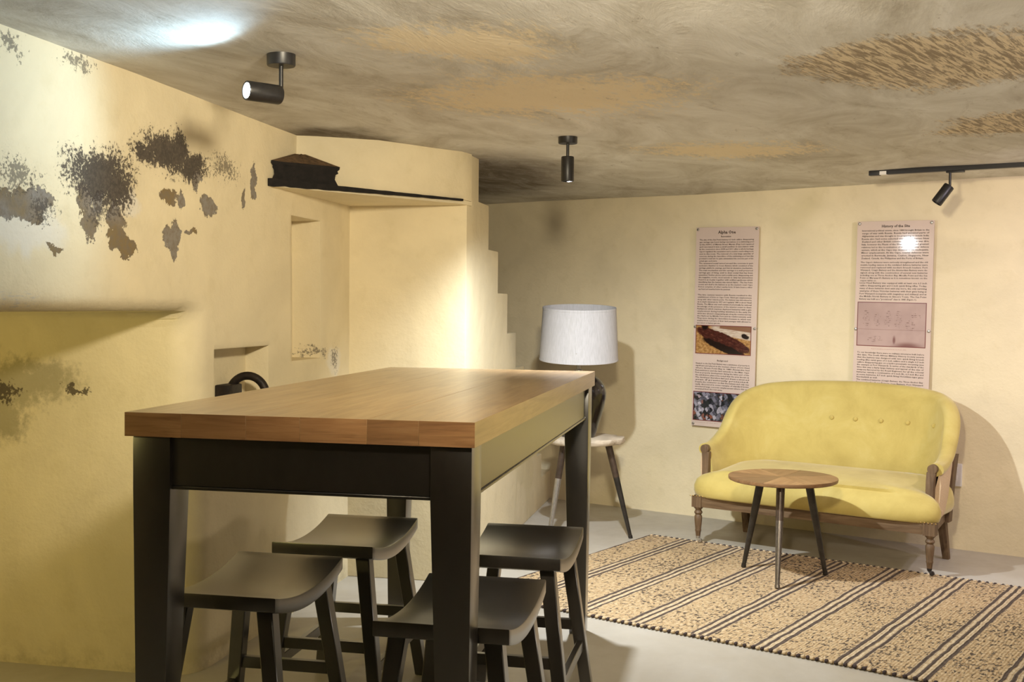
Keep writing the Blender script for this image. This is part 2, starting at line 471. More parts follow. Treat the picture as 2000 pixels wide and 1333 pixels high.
def aerial_print():
    n = NT('print_of_an_aerial_view')
    v = n.mapping(n.obj(), (1, 1, 1), (0, R(33), 0))

    def vor(sc, feature='F1'):
        k = n.node('ShaderNodeTexVoronoi', feature=feature, distance='CHEBYCHEV' if feature == 'F1' else 'EUCLIDEAN')
        n.put(k.inputs['Vector'], n.mapping(v, sc))
        k.inputs['Scale'].default_value = 1
        return k
    a = vor((46, 1, 38))
    c = n.ramp(n.sep(a.outputs['Color'])[0], [(0.15, (0.02, 0.022, 0.025)), (0.4, (0.10, 0.10, 0.13)), (0.6, (0.30, 0.29, 0.36)), (0.85, (0.50, 0.48, 0.55)), (0.95, (0.24, 0.09, 0.06))])
    e = n.step(a.outputs['Distance'], 0.42, 0.6, 0, 0.8)
    c = n.mix(e, c, (0.018, 0.022, 0.016))
    s = n.noise(v, 90, 4, 0.7)
    c = n.mix(n.step(s, 0.5, 0.65, 0, 0.6), c, (0.04, 0.03, 0.04))
    return n.out(c, 0.12)


def document_print():
    n = NT('print_of_an_old_ledger_page')
    v = n.obj()
    x, y, z = n.sep(v)
    base = n.mix(n.step(n.noise(v, 6, 3), 0.3, 0.7), (0.42, 0.305, 0.285), (0.50, 0.37, 0.345))
    rows = n.step(n.math('SINE', n.math('MULTIPLY', z, 2 * math.pi / 0.0105)), 0.0, 0.8)
    words = n.step(n.noise(n.mapping(v, (70, 1, 95)), 1, 3, 0.7), 0.48, 0.6)
    colm = n.blobs(v, [(-0.145, 0.035, 0.022, 0.055), (-0.08, 0.03, 0.022, 0.045), (-0.02, 0.035, 0.022, 0.055), (0.04, 0.03, 0.024, 0.055), (0.11, 0.0, 0.03, 0.035), (0.14, 0.05, 0.03, 0.02), (-0.09, -0.085, 0.05, 0.02)])
    f = n.math('MULTIPLY', n.math('MULTIPLY', rows, words), n.step(colm, 0.0, 0.15, 0, 0.8))
    col = n.mix(f, base, (0.12, 0.065, 0.06))
    ln = n.step(n.math('ABSOLUTE', n.math('ADD', z, 0.030)), 0.001, 0.0022, 0.45, 0)
    col = n.mix(ln, col, (0.22, 0.12, 0.11))
    st = n.step(n.blobs(v, [(0.10, -0.125, 0.11, 0.035), (0.02, -0.09, 0.012, 0.035)]), 0.0, 0.8, 0, 0.7)
    col = n.mix(st, col, (0.13, 0.03, 0.03))
    return n.out(col, 0.12)


M['excavation'] = excavation_print()
M['aerial'] = aerial_print()
M['document'] = document_print()


def emit(name, c, s):
    m = bpy.data.materials.new(name)
    m.use_nodes = True
    b = m.node_tree.nodes['Principled BSDF']
    b.inputs['Base Color'].default_value = (*c, 1)
    b.inputs['Emission Color'].default_value = (*c, 1)
    b.inputs['Emission Strength'].default_value = s
    return m


M['lens'] = emit('lit_lens', (0.85, 0.94, 1.0), 40)


# ------------------------------------------------------------------ mesh helpers
def link(name, me, mat=None, parent=None, loc=(0, 0, 0), rot=(0, 0, 0)):
    o = bpy.data.objects.new(name, me)
    COL.objects.link(o)
    if mat is not None:
        me.materials.append(M[mat] if isinstance(mat, str) else mat)
    o.location, o.rotation_euler = loc, rot
    if parent:
        o.parent = parent
    return o


def obj(name, bm, mat=None, parent=None, loc=(0, 0, 0), rot=(0, 0, 0), smooth=True, angle=40, bevel=0.0, seg=2):
    bmesh.ops.recalc_face_normals(bm, faces=bm.faces)
    if bevel:
        es = [e for e in bm.edges if len(e.link_faces) == 2 and e.calc_face_angle(0) > R(35)]
        bmesh.ops.bevel(bm, geom=es, offset=bevel, segments=seg, profile=0.6, affect='EDGES', clamp_overlap=True)
    if smooth:
        for f in bm.faces:
            f.smooth = True
        for e in bm.edges:
            if len(e.link_faces) == 2 and e.calc_face_angle(0) > R(angle):
                e.smooth = False
    me = bpy.data.meshes.new(name)
    bm.to_mesh(me)
    bm.free()
    return link(name, me, mat, parent, loc, rot)


def thing(name, label, cat, loc=(0, 0, 0), rotz=0.0, group=None):
    o = bpy.data.objects.new(name, None)
    o.empty_display_size = 0.1
    COL.objects.link(o)
    o.location, o.rotation_euler = loc, (0, 0, rotz)
    o['label'], o['category'] = label, cat
    if group:
        o['group'] = group
    return o


def tag(o, label, cat, group=None):
    o['label'], o['category'] = label, cat
    if group:
        o['group'] = group
    return o


def struct(o):
    o['kind'] = 'structure'
    return o


def box(bm, x0, x1, y0, y1, z0, z1):
    v = [bm.verts.new(c) for c in ((x0, y0, z0), (x1, y0, z0), (x1, y1, z0), (x0, y1, z0), (x0, y0, z1), (x1, y0, z1), (x1, y1, z1), (x0, y1, z1))]
    for f in ((0, 3, 2, 1), (4, 5, 6, 7), (0, 1, 5, 4), (1, 2, 6, 5), (2, 3, 7, 6), (3, 0, 4, 7)):
        bm.faces.new([v[i] for i in f])
    return v


def prism(bm, pts, z0, z1):
    a = [bm.verts.new((x, y, z0)) for x, y in pts]
    b = [bm.verts.new((x, y, z1)) for x, y in pts]
    n = len(pts)
    bm.faces.new(a[::-1])
    bm.faces.new(b)
    for i in range(n):
        bm.faces.new((a[i], a[(i + 1) % n], b[(i + 1) % n], b[i]))


def loft(bm, rings, cap=True, closed=True):
    R_ = [[bm.verts.new(p) for p in r] for r in rings]
    n = len(R_[0])
    for a, b in zip(R_, R_[1:]):
        for i in range(n if closed else n - 1):
            bm.faces.new((a[i], a[(i + 1) % n], b[(i + 1) % n], b[i]))
    if cap:
        bm.faces.new(R_[0][::-1])
        bm.faces.new(R_[-1])
    return R_


def lathe(bm, prof, n=24, c=(0, 0), cap=True):
    rings = [[(c[0] + r * math.cos(2 * math.pi * i / n), c[1] + r * math.sin(2 * math.pi * i / n), z) for i in range(n)] for r, z in prof]
    return loft(bm, rings, cap)


def bar(bm, p, q, w0, w1=None, n=4, twist=math.pi / 4, aspect=1.0):
    """tapered bar from p to q; w = diameter (round) or side (square)"""
    p, q = Vector(p), Vector(q)
    w1 = w0 if w1 is None else w1
    d = (q - p).normalized()
    x = Vector((1, 0, 0)) if abs(d.x) < 0.9 else Vector((0, 1, 0))
    y = d.cross(x).normalized()
    x = y.cross(d).normalized()
    k = math.sqrt(0.5) if n == 4 else 0.5
    rings = []
    for c, w_ in ((p, w0), (q, w1)):
        rings.append([c + x * (math.cos(2 * math.pi * i / n + twist) * w_ * k) + y * (math.sin(2 * math.pi * i / n + twist) * w_ * k * aspect) for i in range(n)])
    loft(bm, rings)


def sqleg(bm, p, q, w0, w1):
    """square leg with horizontal ends, p top centre, q foot centre"""
    rings = []
    for c, w_ in ((p, w0), (q, w1)):
        h = w_ / 2
        rings.append([(c[0] - h, c[1] - h, c[2]), (c[0] + h, c[1] - h, c[2]), (c[0] + h, c[1] + h, c[2]), (c[0] - h, c[1] + h, c[2])])
    loft(bm, rings)


def grid(bm, xs, ys, fn):
    V = [[bm.verts.new(fn(x, y)) for x in xs] for y in ys]
    for a, b in zip(V, V[1:]):
        for i in range(len(xs) - 1):
            bm.faces.new((a[i], a[i + 1], b[i + 1], b[i]))
    return V


def nz(x, y, z, s):
    return mnoise.noise(Vector((x * s, y * s, z * s)))


def arange(a, b, st):
    n = max(1, round((b - a) / st))
    return [a + (b - a) * i / n for i in range(n + 1)]


def dup(root, loc, rotz, label):
    r = root.copy()
    COL.objects.link(r)
    r.location, r.rotation_euler = loc, (0, 0, rotz)
    r['label'] = label
    for ch in list(root.children):
        c = ch.copy()
        COL.objects.link(c)
        c.parent = r
        for g in ch.children:
            d = g.copy()
            COL.objects.link(d)
            d.parent = c
    return r


# ================================================================== SETTING
CEIL = 2.077
BW = R(-35.09)                                   # heading of the back wall
UB, NB, DW = Vector((0.81824, -0.57488, 0)), Vector((0.57488, 0.81824, 0)), 6.7088

bm = bmesh.new()
grid(bm, arange(-6, 8, 0.5), arange(-4.5, 12.5, 0.5), lambda x, y: (x, y, 0))
fl = struct(obj('floor', bm, 'floor'))

bm = bmesh.new()
grid(bm, arange(-6, 8, 0.12), arange(-4.5, 12.5, 0.12), lambda x, y: (x, y, CEIL + 0.010 * nz(x, y, 0, 0.9) + 0.004 * nz(x, y, 3, 3.0)))
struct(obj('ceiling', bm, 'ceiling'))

# back wall: local x along the wall, local y into it
bm = bmesh.new()
grid(bm, arange(-9, 1.6, 0.1), arange(0, 2.14, 0.107), lambda x, z: (x, 0.010 * nz(x, z, 5, 0.8) + 0.003 * nz(x, z, 1, 4.0) - 0.010 * max(0, 1 - z / 0.06), z))
struct(obj('wall_back', bm, 'wall', loc=tuple(NB * DW), rot=(0, 0, BW)))

# walls outside the picture that close the room
for nm, p, q in (('wall_right', (6.5, 5.2), (5.2, -4.0)), ('wall_rear', (5.2, -4.0), (-3.2, -4.0))):
    bm = bmesh.new()
    d = (Vector(q) - Vector(p))
    loft(bm, [[(p[0], p[1], 0), (p[0], p[1], 2.12)], [(q[0], q[1], 0), (q[0], q[1], 2.12)]], cap=False, closed=False)
    struct(obj(nm, bm, 'wall'))

# left wall: local x along it (away from the camera), y into it, z up; recess and two niches are sunk in it
P0 = (-1.140, 4.05, 0)
LH = math.atan2(0.9777, 0.2102)


def left_depth(s, z):
    a, b = 0.03 - s, 1.318 - z
    r = 0.07
    d = r - math.hypot(r - a, r - b) if (a < r and b < r) else min(a, b)
    t = min(1, max(0, (b - a + 0.10) / 0.20))
    rb = 0.055 + 0.065 * t * t * (3 - 2 * t)
    if d >= 0:
        y = 1.3
    elif d > -rb:
        y = rb - math.sqrt(max(0, rb * rb - (d + rb) ** 2))
    else:
        y = 0
    y += 0.006 * nz(s, z, 2, 1.2) + 0.002 * nz(s, z, 7, 7)
    for s0, s1, z0, z1, dep in ((0.907, 1.243, 1.10, 1.727, 0.14), (0.197, 0.668, 0.80, 1.175, 0.105)):
        e = 0.006
        if s0 - e < s < s1 + e and z0 - e < z < z1 + e:
            ins = min(s - s0, s1 - s, z - z0, z1 - z)
            y += dep if ins > 0 else 0.004
    return y


ss = set(arange(-7.5, -1.4, 0.12) + arange(-1.4, 0.4, 0.018) + arange(0.4, 1.8, 0.03))
for k in (0.907, 1.243, 0.197, 0.668):
    ss |= {k - 0.0065, k - 0.0005, k + 0.0005}
for k in (0.029, 0.031, 0.035, 0.045, 0.06, 0.075, 0.09, 0.105, 0.12, 0.135):
    ss.add(k)
zz = set(arange(0, 2.13, 0.03))
for k in (1.10, 1.727, 0.80, 1.175):
    zz |= {k - 0.0065, k - 0.0005, k + 0.0005, k + 0.0065}
for k in (1.3175, 1.3185, 1.322, 1.328, 1.336, 1.345, 1.355, 1.365):
    zz.add(k)
ss = sorted(ss)
zz = sorted(zz)
bm = bmesh.new()
grid(bm, ss, zz, lambda s, z: (s, left_depth(s, z), z))
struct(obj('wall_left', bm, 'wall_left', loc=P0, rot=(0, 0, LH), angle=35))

# stepped cross wall between the left wall and the back wall
C = (-0.222, 5.52, 0)
CH = R(-11.4)
bm = bmesh.new()
steps = [(0.249, CEIL + 0.03), (0.486, 1.868), (0.727, 1.640), (0.988, 1.415), (1.243, 1.190), (1.51, 0.980), (1.78, 0.765), (1.99, 0.560), (2.157, 0.362), (2.62, 0.20)]
prof = [(0, 0)]
y = 0.0
for ys, z in steps:
    prof += [(y, z), (ys, z)]
    y = ys
prof += [(y, 0)]
rings = []
for x in (-0.85, 0.0):
    rings.append([(x, a, b) for a, b in prof])
loft(bm, rings)
struct(obj('wall_stepped', bm, 'wall', loc=C, rot=(0, 0, CH), bevel=0.008, seg=2))

# plastered hood under the ceiling and the black-edged ledge that carries it
bm = bmesh.new()
prism(bm, [(-0.599, 5.084), (-0.246, 5.440), (-0.20, 5.56), (-0.9, 5.70), (-1.02, 4.965)], 1.848, CEIL + 0.02)
struct(obj('trim_1', bm, 'wall', bevel=0.006))
bm = bmesh.new()
prism(bm, [(-1.02, 4.69), (-0.246, 5.448), (-0.20, 5.56), (-0.9, 5.70), (-1.05, 5.0)], 1.828, 1.8475)
ledge = struct(obj('trim_2', bm, 'wall'))
bm = bmesh.new()
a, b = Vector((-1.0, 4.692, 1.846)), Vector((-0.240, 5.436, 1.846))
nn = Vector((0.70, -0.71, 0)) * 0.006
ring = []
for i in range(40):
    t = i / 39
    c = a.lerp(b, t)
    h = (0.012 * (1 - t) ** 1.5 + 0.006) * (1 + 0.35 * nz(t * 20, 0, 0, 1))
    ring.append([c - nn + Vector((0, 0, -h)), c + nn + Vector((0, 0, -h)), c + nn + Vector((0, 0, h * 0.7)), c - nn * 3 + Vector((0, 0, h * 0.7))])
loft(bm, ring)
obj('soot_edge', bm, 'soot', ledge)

# ================================================================== BAR TABLE
TH = R(-11.42)
TP = Vector((-0.9476, 2.801, 0))
ca, sa = math.cos(TH), math.sin(TH)


def tab(a, b, z=0.0):
    return (TP.x + a * ca - b * sa, TP.y + a * sa + b * ca, z)


TW, TL, TZ, TT = 0.882, 2.161, 1.0793, 0.0588
table = thing('bar_table', 'tall bar table with thick oak top and black painted legs', 'table', tuple(TP), TH)
bm = bmesh.new()
box(bm, 0.03, TW - 0.03, 0.03, TL - 0.03, TZ - TT - 0.012, TZ - TT + 0.012)
top = obj('tabletop', bm, 'black', table)
n = 6
pw = TW / n
edges = [0, 0.150, 0.318, 0.455, 0.622, 0.748, TW]
for i in range(n):
    bm = bmesh.new()
    box(bm, edges[i] + 0.0002, edges[i + 1] - 0.0002, 0, TL, TZ - TT, TZ + (i % 2) * 0.0002)
    pl = obj('plank', bm, 'oak', top, bevel=0.0003, seg=1)
    pl.data.materials.append(M['oak_edge'])
    for f in pl.data.polygons:
        if abs(f.normal.y) > 0.9:
            f.material_index = 1
# rounded arris along the outer top edge comes from the plank bevels
AZ1 = TZ - TT - 0.002
AZ0 = AZ1 - 0.128
LW = 0.100
for i, (x, y) in enumerate(((0.014, 0.014), (TW - 0.010 - LW, 0.014), (TW - 0.010 - LW, TL - 0.012 - LW), (0.014, TL - 0.012 - LW))):
    bm = bmesh.new()
    ix = 1 if x < 0.4 else -1
    iy = 1 if y < 1 else -1
    rings = []
    for z, t in ((AZ1, 0), (AZ0 - 0.002, 0), (0, 1)):
        x0, x1, y0, y1 = x, x + LW, y, y + LW
        dx_o, dx_i = 0.007 * t, 0.027 * t
        if ix > 0:
            x0 += dx_o; x1 -= dx_i
        else:
            x0 += dx_i; x1 -= dx_o
        if iy > 0:
            y0 += dx_o; y1 -= dx_i
        else:
            y0 += dx_i; y1 -= dx_o
        rings.append([(x0, y0, z), (x1, y0, z), (x1, y1, z), (x0, y1, z)])
    loft(bm, rings)
    obj('leg', bm, 'black', table, bevel=0.003)
for x0, x1, y0, y1 in ((0.014 + LW - 0.002, TW - 0.010 - LW + 0.002, 0.026, 0.050), (0.014 + LW - 0.002, TW - 0.010 - LW + 0.002, TL - 0.050, TL - 0.026),
                       (0.026, 0.050, 0.014 + LW - 0.002, TL - 0.012 - LW + 0.002), (TW - 0.048, TW - 0.024, 0.014 + LW - 0.002, TL - 0.012 - LW + 0.002)):
    bm = bmesh.new()
    box(bm, x0, x1, y0, y1, AZ0 + 0.008, AZ1)
    # bead along the lower edge
    box(bm, x0 - (0.004 if x1 - x0 < 0.1 else 0), x1 + (0.004 if x1 - x0 < 0.1 else 0), y0 - (0.004 if y1 - y0 < 0.1 else 0), y1 + (0.004 if y1 - y0 < 0.1 else 0), AZ0, AZ0 + 0.008)
    obj('apron', bm, 'black', table, bevel=0.0015, seg=1)

# ================================================================== STOOLS
SW, SL, SZ, ST = 0.345, 0.52, 0.572, 0.045


def make_stool(label):
    t = thing('saddle_stool', label, 'stool', group='black saddle stools under the bar table')
    bm = bmesh.new()
    rings = []
    N = 18
    for i in range(N + 1):
        y = -SL / 2 + SL * i / N
        q = (2 * y / SL) ** 2
        zt = SZ - 0.036 * (1 - q)
        zb = zt - ST + 0.006 * q
        rings.append([(-SW / 2, y, zb), (SW / 2, y, zb), (SW / 2, y, zt), (-SW / 2, y, zt)])
    loft(bm, rings)
    obj('seat', bm, 'stool', t, bevel=0.004, seg=2)
    tops, feet = {}, {}
    for sx in (-1, 1):
        for sy in (-1, 1):
            p = Vector((sx * 0.122, sy * 0.195, SZ - 0.045))
            q = Vector((sx * 0.192, sy * 0.255, 0))
            tops[sx, sy], feet[sx, sy] = p, q
            bm = bmesh.new()
            sqleg(bm, p, q, 0.046, 0.040)
            obj('leg', bm, 'stool', t, bevel=0.003, seg=1)

    def at(sx, sy, z):
        k = z / (SZ - 0.045)
        return feet[sx, sy].lerp(tops[sx, sy], k)
    for sy in (-1, 1):
        bm = bmesh.new()
        a, b = at(-1, sy, 0.235), at(1, sy, 0.235)
        box(bm, a.x + 0.01, b.x - 0.01, a.y - 0.011, a.y + 0.011, 0.217, 0.253)
        obj('stretcher', bm, 'stool', t, bevel=0.002, seg=1)
    for sx in (-1, 1):
        bm = bmesh.new()
        a, b = at(sx, -1, 0.165), at(sx, 1, 0.165)
        box(bm, a.x - 0.011, a.x + 0.011, a.y + 0.01, b.y - 0.01, 0.147, 0.183)
        obj('stretcher', bm, 'stool', t, bevel=0.002, seg=1)
    return t


st = make_stool('black saddle stool at the near left corner of the bar table')
for i, (a, b, lab) in enumerate(((0.114, 0.515, None), (0.158, 1.19, 'black saddle stool behind the near left one, on the side by the mouldy wall'),
                                 (0.772, 0.374, 'black saddle stool crossed by the near right table leg'),
                                 (0.770, 1.165, 'black saddle stool nearest the striped rug, at the far right table leg'))):
    if i == 0:
        st.location, st.rotation_euler = tab(a, b), (0, 0, TH)
    else:
        dup(st, tab(a, b), TH, lab)

# ================================================================== RUG
RA = R(-35.62)
ur = Vector((math.cos(RA), math.sin(RA), 0))
nr = Vector((-math.sin(RA), math.cos(RA), 0))
RL, RN = 2.58, 1.70
rug = thing('striped_rug', 'woven jute rug with dark triple stripes under the settee and round table', 'rug', tuple(ur * -3.23 + nr * 4.215), RA)
bm = bmesh.new()


def rugz(x, y):
    return (x, y + 0.008 * nz(x, y, 4, 1.5), 0.0105 + 0.0010 * math.sin(x * 2 * math.pi / 0.026) + 0.0012 * nz(x, y, 0, 12))


V = grid(bm, arange(0, RL, 0.0065), arange(0, RN, 0.045), rugz)
res = bmesh.ops.extrude_edge_only(bm, edges=[e for e in bm.edges if e.is_boundary])
for v in [g for g in res['geom'] if isinstance(g, bmesh.types.BMVert)]:
    v.co.z = 0.001
obj('weave', bm, 'rug', rug)
bm = bmesh.new()
bmesh.ops.create_icosphere(bm, subdivisions=1, radius=1)
for v in bm.verts:
    v.co = Vector((v.co.x * 0.0085, v.co.y * 0.016, v.co.z * 0.0075))
for f in bm.faces:
    f.smooth = True
ms = {}
for k in ('jute', 'dark_yarn'):
    me = bpy.data.meshes.new('edge_stitch')
    bm.to_mesh(me)
    me.materials.append(M[k])
    ms[k] = me
bm.free()
for ysd in (0.0, RN):
    x, i = 0.01, 0
    while x < RL - 0.01:
        o = link('edge_stitch', ms['dark_yarn' if i % 2 else 'jute'], None, rug, (x, rugz(x, ysd)[1], 0.0082), (0, 0, random.uniform(-0.3, 0.3)))
        x += 0.0185
        i += 1

# ================================================================== SETTEE
SA = math.atan2(-0.765, 1.037)
SX = 1.289
settee = thing('settee', 'yellow velvet two seat settee with exposed oak frame against the back wall', 'settee', (1.068, 6.479, 0.0135), SA)

# seat cushion: outline grid, crowned, bulging over the rail
bm = bmesh.new()
rings = []
x0, x1, y0, y1 = -0.055, SX + 0.055, -0.060, 0.56


def outline(k, n_=72):
    pts = []
    for i in range(n_):
        a = 2 * math.pi * i / n_
        ca_, sa_ = math.cos(a), math.sin(a)
        e = 0.28
        px = math.copysign(abs(ca_) ** e, ca_)
        py = math.copysign(abs(sa_) ** e, sa_)
        pts.append((px * k, py * k))
    return pts


hx, hy, mx, my = (x1 - x0) / 2, (y1 - y0) / 2, (x0 + x1) / 2, (y0 + y1) / 2


def cushion_xy(px, py, kx, ky):
    y_ = my + py * ky
    t = min(1, max(0, (y_ - 0.02) / 0.10))
    return mx + px * kx * (1 - 0.085 * t * t * (3 - 2 * t)), y_


for inset, z in ((0.014, 0.262), (0.008, 0.270), (0.001, 0.295), (0.002, 0.325), (0.014, 0.355), (0.036, 0.378), (0.068, 0.395)):
    rings.append([(*cushion_xy(px, py, hx - inset, hy - inset), z + 0.034 * max(0, py * 0.5 + 0.5) * (z > 0.35)) for px, py in outline(1)])
for k, z in ((0.80, 0.408), (0.62, 0.416), (0.38, 0.421), (0.12, 0.423)):
    rings.append([(*cushion_xy(px, py, hx * k, hy * k), z + 0.034 * (py * k * 0.5 + 0.5)) for px, py in outline(1)])
loft(bm, rings)
obj('seat_cushion', bm, 'velvet', settee, angle=70)

# wrap-around back and arms
AX0, AX1 = 0.020, SX - 0.057
ctrl = [(AX0, 0.115), (AX0 + 0.004, 0.22), (AX0 + 0.020, 0.33), (AX0 + 0.060, 0.43), (AX0 + 0.130, 0.510), (AX0 + 0.235, 0.553), (AX0 + 0.41, 0.571), (SX / 2, 0.575)]
ctrl = ctrl + [(AX0 + AX1 - x, y) for x, y in ctrl[-2::-1]]
hts = [0.552, 0.568, 0.635, 0.795, 0.868, 0.895, 0.908, 0.913]
hts = hts + hts[-2::-1]


def cr(p, t):
    i = min(int(t), len(p) - 2)
    f = t - i
    g = lambda k: p[max(0, min(len(p) - 1, k))]
    def one(a, b, c, d):
        return 0.5 * ((2 * b) + (-a + c) * f + (2 * a - 5 * b + 4 * c - d) * f * f + (-a + 3 * b - 3 * c + d) * f ** 3)
    if isinstance(p[0], tuple):
        return tuple(one(g(i - 1)[k], g(i)[k], g(i + 1)[k], g(i + 2)[k]) for k in range(2))
    return one(g(i - 1), g(i), g(i + 1), g(i + 2))


N = 84
inner, outer = [], []
tmax = len(ctrl) - 1
butt_path = []
for i in range(N + 1):
    t = tmax * i / N
    x, y = cr(ctrl, t)
    x2, y2 = cr(ctrl, min(tmax, t + 0.02))
    x1_, y1_ = cr(ctrl, max(0, t - 0.02))
    d = Vector((x2 - x1_, y2 - y1_, 0)).normalized()
    o_ = Vector((-d.y, d.x, 0))                # pointing outwards (to the left of the travel)
    h = cr(hts, t)
    m = min(1, max(0, (h - 0.55) / 0.33))      # 0 at the arms, 1 at the back
    lean = 0.012 + 0.075 * m * max(0.62, o_.y)
    rr = 0.034 + 0.012 * m
    B = Vector((x, y, 0))
    pr = []
    for k in range(7):
        s_ = k / 6
        z = 0.30 + (h - rr - 0.30) * s_
        belly = 0.022 * math.sin(math.pi * min(1, s_ * 1.15)) * (0.5 + 0.5 * m)
        pr.append(B + o_ * (lean * s_ ** 1.3 - belly) + Vector((0, 0, z)))
    c = B + o_ * (lean + rr) + Vector((0, 0, h - rr))
    for k in range(1, 11):
        a = math.pi - k * (math.pi * 1.22) / 10
        pr.append(c + o_ * (math.cos(a) * rr * (1.0 + 0.10 * (k > 5))) + Vector((0, 0, math.sin(a) * rr)))
    inner.append(pr)
    q0 = pr[-1] - o_ * 0.014
    outer.append([q0 + Vector((0, 0, 0.004)), B + o_ * (0.064 + lean * 0.65) + Vector((0, 0, 0.30 + (h - 0.30) * 0.55)), B + o_ * 0.060 + Vector((0, 0, 0.285)), B + o_ * 0.012 + Vector((0, 0, 0.285))])
bm = bmesh.new()
R1 = loft(bm, inner, cap=False, closed=False)
# closed arm fronts
for ring_, sgn in ((R1[0], -1), (R1[-1], 1)):
    c = sum((v.co for v in ring_), Vector()) / len(ring_)
    cv = bm.verts.new(ring_[9].co * 0.4 + ring_[3].co * 0.6)
    for a, b in zip(ring_, ring_[1:]):
        bm.faces.new((a, b, cv))
obj('back_upholstery', bm, 'velvet', settee, angle=60)
bm = bmesh.new()
R2 = loft(bm, outer, cap=False, closed=False)
for ring_ in (R2[0], R2[-1]):
    bm.faces.new(ring_)
o = obj('outer_cover', bm, 'linen', settee, angle=60)
o['label'] = 'beige linen outside cover of the back and arms'
# tufting buttons (the right half of the back shows five)
for bx in (0.52, 0.67, 0.82, 0.97, 1.115):
    best = min(range(N + 1), key=lambda i: abs(inner[i][3].x - bx) if inner[i][3].y > 0.4 else 9)
    pr = inner[best]
    zt = 0.702
    k = min(range(6), key=lambda k: abs((pr[k].z + pr[k + 1].z) / 2 - zt))
    f = max(0, min(1, (zt - pr[k].z) / (pr[k + 1].z - pr[k].z)))
    p = pr[k].lerp(pr[k + 1], f)
    bm = bmesh.new()
    bmesh.ops.create_uvsphere(bm, u_segments=12, v_segments=8, radius=0.0135)
    for v in bm.verts:
        v.co.y *= 0.55
    obj('button', bm, 'velvet', settee, (p.x, p.y - 0.006, p.z))
    # soft dimple ring round the button
# rails
bm = bmesh.new()
box(bm, 0.02, SX - 0.02, -0.022, 0.012, 0.205, 0.266)
obj('front_rail', bm, 'sofa_wood', settee, bevel=0.003)
for x in (0.0, SX):
    bm = bmesh.new()
    box(bm, x - 0.017, x + 0.017, 0.01, 0.46, 0.205, 0.266)
    for v in bm.verts:
        v.co.x += (0.07 if x < 0.5 else -0.07) * v.co.y / 0.46
    obj('side_rail', bm, 'sofa_wood', settee, bevel=0.003)
    bm = bmesh.new()
    rings = [[(x + (0.15 if x < 0.5 else -0.15) * y + a * 0.030, y, 0.267 + b) for a, b in ((-1, 0), (1, 0), (1.1, 0.03), (0.8, 0.055), (-0.8, 0.055), (-1.1, 0.03))] for y in (0.17, 0.30, 0.43)]
    loft(bm, rings)
    obj('side_cover', bm, 'linen', settee, bevel=0.004)
bm = bmesh.new()
box(bm, 0.06, SX - 0.06, 0.45, 0.48, 0.205, 0.266)
obj('back_rail', bm, 'sofa_wood', settee, bevel=0.003)
# arm posts with a scrolled head, and the raked rear uprights
for x, sg in ((AX0, -1), (AX1, 1)):
    bm = bmesh.new()
    rings = []
    cx_ = x + sg * 0.030
    for k in range(9):
        t = k / 8
        z = 0.262 + t * 0.245
        wv = 0.016 + 0.006 * t
        yy = 0.105 - 0.006 * math.sin(t * math.pi)
        xx = cx_ - sg * 0.006 * math.sin(t * math.pi * 0.9)
        rings.append([(xx - wv, yy - 0.018, z), (xx + wv, yy - 0.018, z), (xx + wv, yy + 0.018, z), (xx - wv, yy + 0.018, z)])
    loft(bm, rings)
    n_ = 16
    rg = [[(cx_ + 0.004 * sg + 0.025 * math.cos(2 * math.pi * i / n_), yy, 0.522 + 0.025 * math.sin(2 * math.pi * i / n_)) for i in range(n_)] for yy in (0.086, 0.122)]
    loft(bm, rg)
    obj('arm_post', bm, 'sofa_post', settee, bevel=0.002, seg=1)
for x, sg in ((0.045, -1), (SX - 0.052, 1)):
    bm = bmesh.new()
    rings = []
    for t in (0, 0.25, 0.5, 0.75, 1.0):
        z = 0.20 + t * 0.36
        yy = 0.455 + 0.045 * t * t
        xx = x + sg * (0.010 + 0.016 * t)
        rings.append([(xx - 0.015, yy - 0.034, z), (xx + 0.015, yy - 0.034, z), (xx + 0.015, yy + 0.03, z), (xx - 0.015, yy + 0.03, z)])
    loft(bm, rings)
    obj('back_post', bm, 'sofa_post', settee, bevel=0.003)
# turned front legs on casters, plain splayed rear legs
legp = [(0.0235, 0.150), (0.0235, 0.153), (0.018, 0.155), (0.015, 0.160), (0.0155, 0.170), (0.020, 0.176), (0.021, 0.182), (0.017, 0.190), (0.024, 0.200)]
for x in (0.0, SX):
    bm = bmesh.new()
    prof = [(0.011, 0.030), (0.013, 0.040), (0.0155, 0.062), (0.0175, 0.066), (0.0175, 0.072), (0.0165, 0.076), (0.019, 0.100), (0.0215, 0.130), (0.0220, 0.148),
            (0.018, 0.156), (0.016, 0.160), (0.021, 0.165), (0.0235, 0.171), (0.021, 0.178), (0.016, 0.184), (0.018, 0.190), (0.026, 0.198), (0.028, 0.204)]
    lathe(bm, prof, 20)
    box(bm, -0.029, 0.029, -0.029, 0.029, 0.203, 0.267)
    lg = obj('leg', bm, 'sofa_post', settee, (x, 0, 0), angle=30)
    bm = bmesh.new()
    lathe(bm, [(0.012, 0.026), (0.0125, 0.040), (0.010, 0.042)], 16)
    bar(bm, (-0.004, 0, 0.028), (0.012, -0.004, 0.012), 0.014, 0.012, 4)
    rg = [[(0.013 + 0.0115 * math.cos(2 * math.pi * i / 16), yy, 0.0118 + 0.0115 * math.sin(2 * math.pi * i / 16)) for i in range(16)] for yy in (-0.008, 0.006)]
    loft(bm, rg)
    c = obj('caster', bm, 'iron' if x > 0.5 else 'steel', lg, bevel=0.001, seg=1)
    c['label'] = 'dark iron caster' if x > 0.5 else 'bright metal caster'
